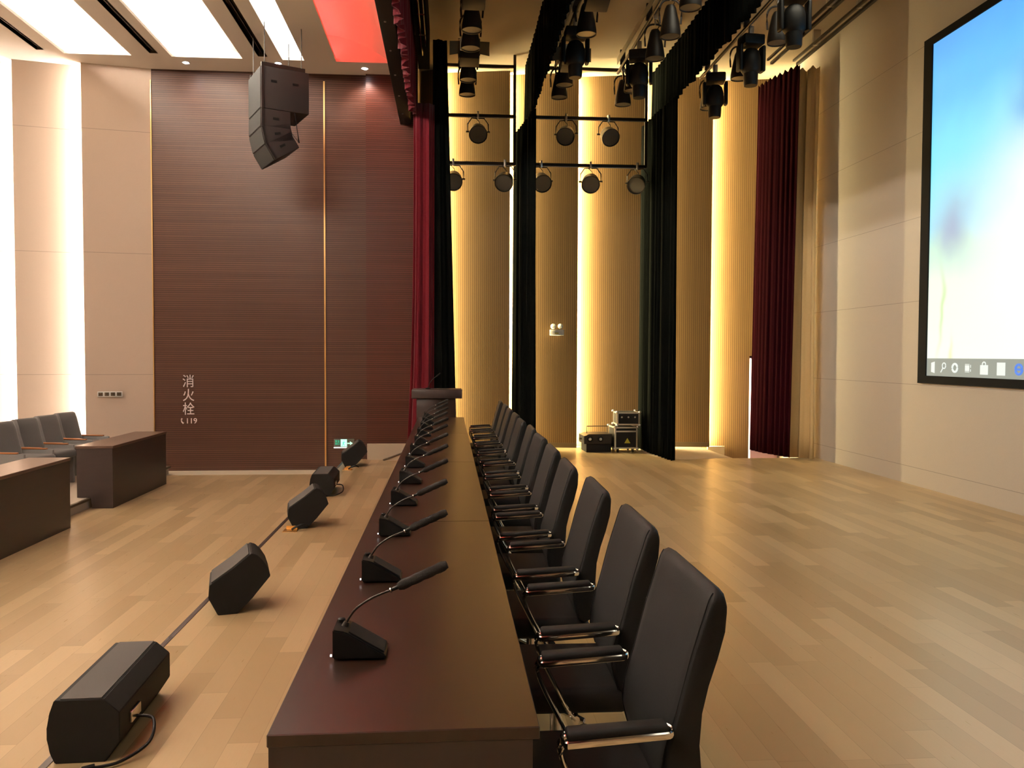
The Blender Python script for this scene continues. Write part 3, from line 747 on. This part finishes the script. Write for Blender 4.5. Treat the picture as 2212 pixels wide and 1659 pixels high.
# hanging line array
def line_array():
    t = thing('line_array', 'black hanging loudspeaker column of one large and three small cabinets by the walnut wall', 'loudspeaker', (-2.28, 10.05, 4.0), R(26))
    # local: +x from the grille back, y across, z up
    def cab(name, u0, u1, z0, z1, tilt, piv, hand, wd_=.30, dz=0):
        m = T(piv[0], 0, piv[1]) @ RY(R(tilt)) @ T(-piv[0], 0, -piv[1])
        b = new(); box(b, u0, u1, -wd_, wd_, z0, z1, .006, m); c = obj(name, b, 'array_paint', t)
        b = new(); box(b, u0-.006, u0, -wd_+.01, wd_-.01, z0+.008, z1-.008, 0, m); obj('grille', b, 'array_grille', c)
        b = new()
        for hu in hand: box(b, hu-.035, hu+.035, -wd_-.003, -wd_, (z0+z1)/2-.014+dz, (z0+z1)/2+.014+dz, .0, m)
        obj('handle', b, 'black', c)
        b = new(); box(b, u0+.005, u0+.03, -wd_-.012, -wd_, z0, z1, 0, m); obj('rigging_plate', b, 'dark_metal', c)
    cab('subwoofer', 0, .56, .30, .78, 0, (0, .3), (.15, .40), .30, .08)
    cab('array_cabinet', 0, .34, .09, .295, 0, (0, .295), (.17,))
    cab('array_cabinet', 0, .34, -.115, .085, -13, (0, .085), (.17,))
    m = RY(R(-13)); q = Vector((0, 0, .085))+m.to_3x3() @ Vector((0, 0, -.20))
    cab('array_cabinet', q.x, q.x+.34, q.z-.205, q.z-.003, -32, (q.x, q.z), (q.x+.17,))
    for s in (-1, 1):
        b = new(); tube(b, [(.40, s*.26, .30), (.45, s*.26, -.04), (.33, s*.26, .10)], .008, 6); obj('tilt_strut', b, 'dark_metal', t)
        b = new(); box(b, .01, .52, s*.27-.015, s*.27+.015, .785, .83); obj('flying_bar', b, 'dark_metal', t)
        for u in (.05, .48):
            b = new(); tube(b, [(u, s*.27, .82), (u, s*.27, 1.29)], .005, 6); obj('hoist_chain', b, 'dark_metal', t)
line_array()

# ------------------------------------------------------------------ lighting
def make_par():
    t = thing('par_lamp', 'x', 'stage light', (0, 0, 0), 0, 'black bell-shaped stage lamps on the bars')
    b = new(); lathe(b, [(.0, -.02), (.045, -.025), (.062, -.06), (.075, -.12), (.092, -.20), (.108, -.29), (.112, -.33), (.112, -.36), (.104, -.36), (.102, -.345)], 22); obj('housing', b, 'lamp_body', t)
    b = new(); lathe(b, [(.0, -.352), (.102, -.350), (.102, -.345)], 22); obj('lens', b, 'lens', t)
    b = new(); tube(b, smooth_pts([(-.115, 0, -.22), (-.12, 0, -.05), (-.06, 0, .03), (.06, 0, .03), (.12, 0, -.05), (.115, 0, -.22)], 4), .006, 6, flat=(.004, .012)); obj('yoke', b, 'dark_metal', t)
    b = new(); tube(b, [(0, 0, .03), (0, 0, .12)], .012, 8); box(b, -.025, .025, -.02, .02, .10, .16, .004); obj('clamp', b, 'steel', t)
    b = new(); tube(b, smooth_pts([(.02, .02, -.02), (.06, .04, .05), (.01, .05, .14)], 5), .005, 6); obj('cable', b, 'black', t)
    return t
def make_soft():
    t = thing('soft_light', 'x', 'stage light', (0, 0, 0), 0, 'soft lights with barn doors')
    b = new(); box(b, -.12, .12, -.10, .10, -.30, -.05, .01, T(0, 0, 0) @ RX(R(-12))); obj('housing', b, 'lamp_body', t)
    b = new(); box(b, -.115, .115, -.112, -.10, -.20, -.04, 0, RX(R(-12))); obj('diffuser', b, 'cream_face', t, label='cream front face')
    for s in (-1, 1):
        b = new(); prism(b, [(0, -.20), (.13, -.24), (.13, -.07), (0, -.05)], 'y', -.002, .002)
        m = T(s*.12, -.11, 0) @ RZ(R(-20 if s > 0 else 200))
        for v in b.verts: v.co = m @ v.co
        obj('barn_door', b, 'flap', t)
    b = new(); tube(b, [(-.13, 0, -.18), (-.13, 0, .02), (.13, 0, .02), (.13, 0, -.18)], .006, 6); tube(b, [(0, 0, .02), (0, 0, .14)], .012, 8); obj('yoke', b, 'dark_metal', t)
    return t
def make_head():
    t = thing('moving_head', 'x', 'stage light', (0, 0, 0), 0, 'black moving head lamps on the bars')
    b = new(); box(b, -.13, .13, -.11, .11, -.10, .02, .02); obj('base', b, 'black', t)
    for s in (-1, 1):
        b = new(); box(b, s*.145-.022, s*.145+.022, -.06, .06, -.40, -.09, .018, seg=3); obj('arm', b, 'black', t)
    b = new(); lathe(b, [(.0, -.13), (.06, -.135), (.095, -.17), (.115, -.24), (.118, -.38), (.10, -.41), (.088, -.42), (.082, -.55), (.075, -.565), (.066, -.565)], 24); hd = obj('head', b, 'black', t)
    b = new(); lathe(b, [(.0, -.560), (.066, -.558), (.066, -.55)], 20); obj('lens', b, 'lens', hd)
    b = new(); box(b, -.03, .03, -.02, .02, .02, .14, .004); obj('clamp', b, 'steel', t)
    return t
par, soft, head = make_par(), make_soft(), make_head()
bars = {
 'first': (.235, 5.37, [('p', 11.38), ('p', 10.78), ('s', 10.30), ('p', 9.68), ('p', 9.14), ('s', 8.62)]),
 'second': (1.50, 5.37, [('p', 11.38), ('p', 10.86), ('s', 10.40), ('h', 9.95), ('p', 9.15), ('s', 8.55)]),
 'third': (2.39, 5.30, [('p', 11.40), ('p', 10.80), ('h', 10.42), ('p', 9.62), ('p', 8.95), ('p', 8.20)]),
 'fourth': (3.58, 5.26, [('p', 11.34), ('h', 11.05), ('p', 10.10), ('h', 9.72), ('p', 8.92), ('h', 8.48)]),
}
protos = {'p': [par, 'black bell-shaped stage lamp', True], 's': [soft, 'cream-faced box light', True], 'h': [head, 'black moving head lamp', True]}
for nm, (x, z, L) in bars.items():
    t = thing('lighting_bar', 'dark lighting bar over the stage, %s from the left' % nm, 'lighting bar', (x, 2, z+.15), 0, 'lighting bars over the stage')
    b = new(); tube(b, [(0, -6, 0), (0, 9.65, 0)], .022, 10); obj('pipe', b, 'dark_metal', t)
    b = new(); box(b, -.045, -.038, -6, 9.5, .06, .15); obj('cable_channel', b, M['steel'], t)
    b = new()
    for k in range(8): box(b, -.04, .03, 9.3-k*1.5, 9.33-k*1.5, .0, .2)
    obj('hanger', b, 'dark_metal', t, kind='stuff')
    cnt = {'p': 0, 's': 0, 'h': 0}
    tot = {q: sum(1 for a, _ in L if a == q) for q in 'psh'}
    for a, y in L:
        pr_ = protos[a]; i = cnt[a]; cnt[a] += 1
        where = 'on the %s bar from the left' % nm
        if tot[a] > 1: where += ', ' + (['farthest one', 'second from far end', 'third from far end', 'fourth from far end', 'fifth from far end'][i])
        lb = pr_[1]+' '+where
        loc = (x+.02, y, z-.01)
        if a == 's': loc = (x+.02, y, z-.04)
        if pr_[2]: pr_[2] = False; pr_[0].location = loc; pr_[0]['label'] = lb
        else: dup(pr_[0], loc, random.uniform(-.3, .3) if a == 'h' else 0, lb)
# side frames with spot lamps
def frame(name, x0, x1, label):
    t = thing('pipe_rack', label, 'pipe rack', (0, 12.2, 0), 0, 'black pipe frames in front of the slatted wall')
    b = new()
    for z in (5.68, 4.96, 4.27): box(b, x0, x1, -.02, .02, z-.022, z+.022)
    obj('crossbar', b, 'dark_metal', t)
    b = new()
    for x in (x0, x1): box(b, x-.02, x+.02, -.02, .02, 4.25, 5.85 if x in (x0, x1) else 5.7)
    obj('post', b, 'dark_metal', t)
    b = new(); box(b, x0, x1, -.024, -.02, 4.235, 4.246); box(b, x0, x1, -.024, -.02, 4.925, 4.936); obj('edge_strip', b, 'steel', t)
    return t
frame('l', -.055, .97, 'black pipe rack left of the slim black curtain')
frame('r', 1.25, 2.93, 'black pipe rack right of the slim black curtain')
def make_spot():
    t = thing('spot_lamp', 'x', 'stage light', (0, 0, 0), 0, 'spot lamps on the pipe frames')
    b = new(); m = T(0, 0, -.24) @ RX(R(-58))
    lathe(b, [(.0, .14), (.05, .13), (.09, .09), (.115, .03), (.125, -.03), (.13, -.09), (.135, -.10), (.135, -.14), (.125, -.14), (.122, -.12)], 24, m); h = obj('housing', b, 'lamp_body', t)
    b = new(); lathe(b, [(.0, -.128), (.122, -.126), (.122, -.12)], 24, m); obj('lens', b, 'lens', h)
    b = new(); tube(b, [(-.15, 0, -.25), (-.15, 0, -.13), (-.09, 0, -.045), (.09, 0, -.045), (.15, 0, -.13), (.15, 0, -.25)], .006, 6, flat=(.004, .009)); tube(b, [(-.175, 0, -.24), (-.13, 0, -.24)], .014, 8); tube(b, [(.13, 0, -.24), (.175, 0, -.24)], .014, 8); obj('yoke', b, 'dark_metal', t)
    b = new(); box(b, -.014, .014, -.03, .03, -.05, .05, .003); obj('clamp', b, 'steel', t)
    b = new(); tube(b, smooth_pts([(.0, -.02, .0), (-.03, -.03, -.05), (.02, -.03, -.11), (.0, -.0, -.16)], 5), .005, 6); obj('cable', b, 'black', t)
    return t
sl = make_spot(); first = True
for (x, z, ang, lb) in [(.43, 4.96, 0, 'grey spot lamp on the upper pipe of the left frame'), (1.73, 4.96, -14, 'grey spot lamp on the upper pipe of the right frame, left one'), (2.36, 4.96, 8, 'grey spot lamp on the upper pipe of the right frame, right one'),
                   (.07, 4.27, 0, 'grey spot lamp on the lower pipe of the left frame, over the light strip'), (.83, 4.27, -14, 'grey spot lamp on the lower pipe of the left frame, right one'), (1.36, 4.27, 8, 'grey spot lamp on the lower pipe of the right frame, beside the slim curtain'),
                   (2.10, 4.27, -10, 'grey spot lamp on the lower pipe of the right frame, middle one'), (2.80, 4.27, -22, 'grey spot lamp on the lower pipe of the right frame, farthest right')]:
    loc = (x, 12.17, z-.0)
    if first: sl.location = loc; sl.rotation_euler = (0, 0, R(ang)); sl['label'] = lb; first = False
    else: dup(sl, loc, R(ang), lb)
t = thing('ceiling_vent', 'small dark vent grille in the stage ceiling near the top edge of the photo', 'vent', (.72, 9.45, CS-.001))
b = new(); box(b, -.06, .06, -.5, .36, -.012, 0, .002); obj('frame', b, 'brown_board', t)
b = new()
for k in range(8): box(b, -.04, .04, -.44+k*.1, -.42+k*.1, -.016, -.012)
obj('louvre', b, 'black', t)

# ------------------------------------------------------------------ flight cases and effect machine
def case(label, x, y, z, w_, d, h, rz, sticker=None, wheels=False, knobs=0):
    t = thing('flight_case', label, 'case', (x, y, z), rz)
    z0 = .06 if wheels else 0
    b = new(); box(b, -w_/2+.006, w_/2-.006, .006, d-.006, z0+.006, z0+h-.006); body = obj('body', b, 'black2', t)
    b = new(); s = .022
    for zz in (z0, z0+h-s):
        for (a0, a1, b0, b1) in ((-w_/2, w_/2, 0, s), (-w_/2, w_/2, d-s, d), (-w_/2, -w_/2+s, 0, d), (w_/2-s, w_/2, 0, d)): box(b, a0, a1, b0, b1, zz, zz+s)
    for xx in (-w_/2, w_/2-s):
        for yy in (0, d-s): box(b, xx, xx+s, yy, yy+s, z0, z0+h)
    if wheels: box(b, -w_/2+s, w_/2-s, -.002, .01, z0+h*.76, z0+h*.76+.022)
    obj('edge_frame', b, 'steel', t)
    b = new()
    for xx in (-w_/2, w_/2):
        for yy in (0, d):
            for zz in (z0, z0+h): lathe(b, [(.0, .0), (.02, .006), (.026, .02), (.02, .034), (.0, .04)], 10, T(xx, yy, zz-.02))
    obj('corner', b, 'steel', t)
    if sticker:
        b = new(); prism(b, [(-.045, -.035), (.045, -.035), (0, .04)], 'y', -.003, .0055); o = obj('warning_triangle', b, 'yellow', t); o.location = (.02, 0, z0+.12)
    if knobs:
        b = new()
        for k in range(knobs): lathe(b, [(.014, 0), (.012, .012)], 12, T(-.10+k*.10, .005, z0+h*.62) @ RX(R(90)))
        obj('latch', b, 'steel', t)
    if wheels:
        for xx in (-w_/2+.06, w_/2-.06):
            for yy in (.06, d-.06):
                b = new(); lathe(b, [(.028, -.012), (.03, 0), (.028, .012)], 14, T(xx, yy, .03) @ RY(R(90))); box(b, xx-.018, xx+.018, yy-.02, yy+.02, .045, .062); obj('caster', b, 'dark_metal', t)
    return t
case('black flight case on casters with aluminium edges and a yellow triangle', 2.66, 12.15, 0, .35, .40, .33, R(2), True, True)
case('small open-front black case with aluminium edges on top of the wheeled case', 2.70, 12.18, .412, .345, .36, .195, R(-2), knobs=3)
t = thing('effect_machine', 'dark low stage machine with two round nozzles left of the flight cases', 'machine', (2.235, 12.22, 0), R(2))
b = new(); box(b, -.16, .22, .02, .42, .0, .13, .006); obj('lower_case', b, 'black2', t)
b = new(); prism(b, [(-.20, .13), (.22, .13), (.22, .275), (-.13, .275), (-.17, .255), (-.20, .25)], 'y', 0, .40); obj('upper_case', b, 'lamp_body', t)
for x in (-.11, .05):
    b = new(); lathe(b, [(.042, 0), (.042, .01), (.034, .012), (.026, .004), (.0, .004)], 20, T(x, 0, .20) @ RX(R(90))); n_ = obj('nozzle', b, 'black', t)
    b = new(); lathe(b, [(.0, .016), (.02, .012), (.024, .006)], 14, T(x, 0, .20) @ RX(R(90))); obj('nozzle_lens', b, 'steel', n_)
b = new(); tube(b, [(-.12, .2, .275), (-.12, .2, .38), (.20, .2, .38), (.20, .2, .275)], .007, 6); tube(b, [(-.24, .2, .19), (-.20, .2, .19)], .014, 8); obj('bracket', b, 'dark_metal', t)
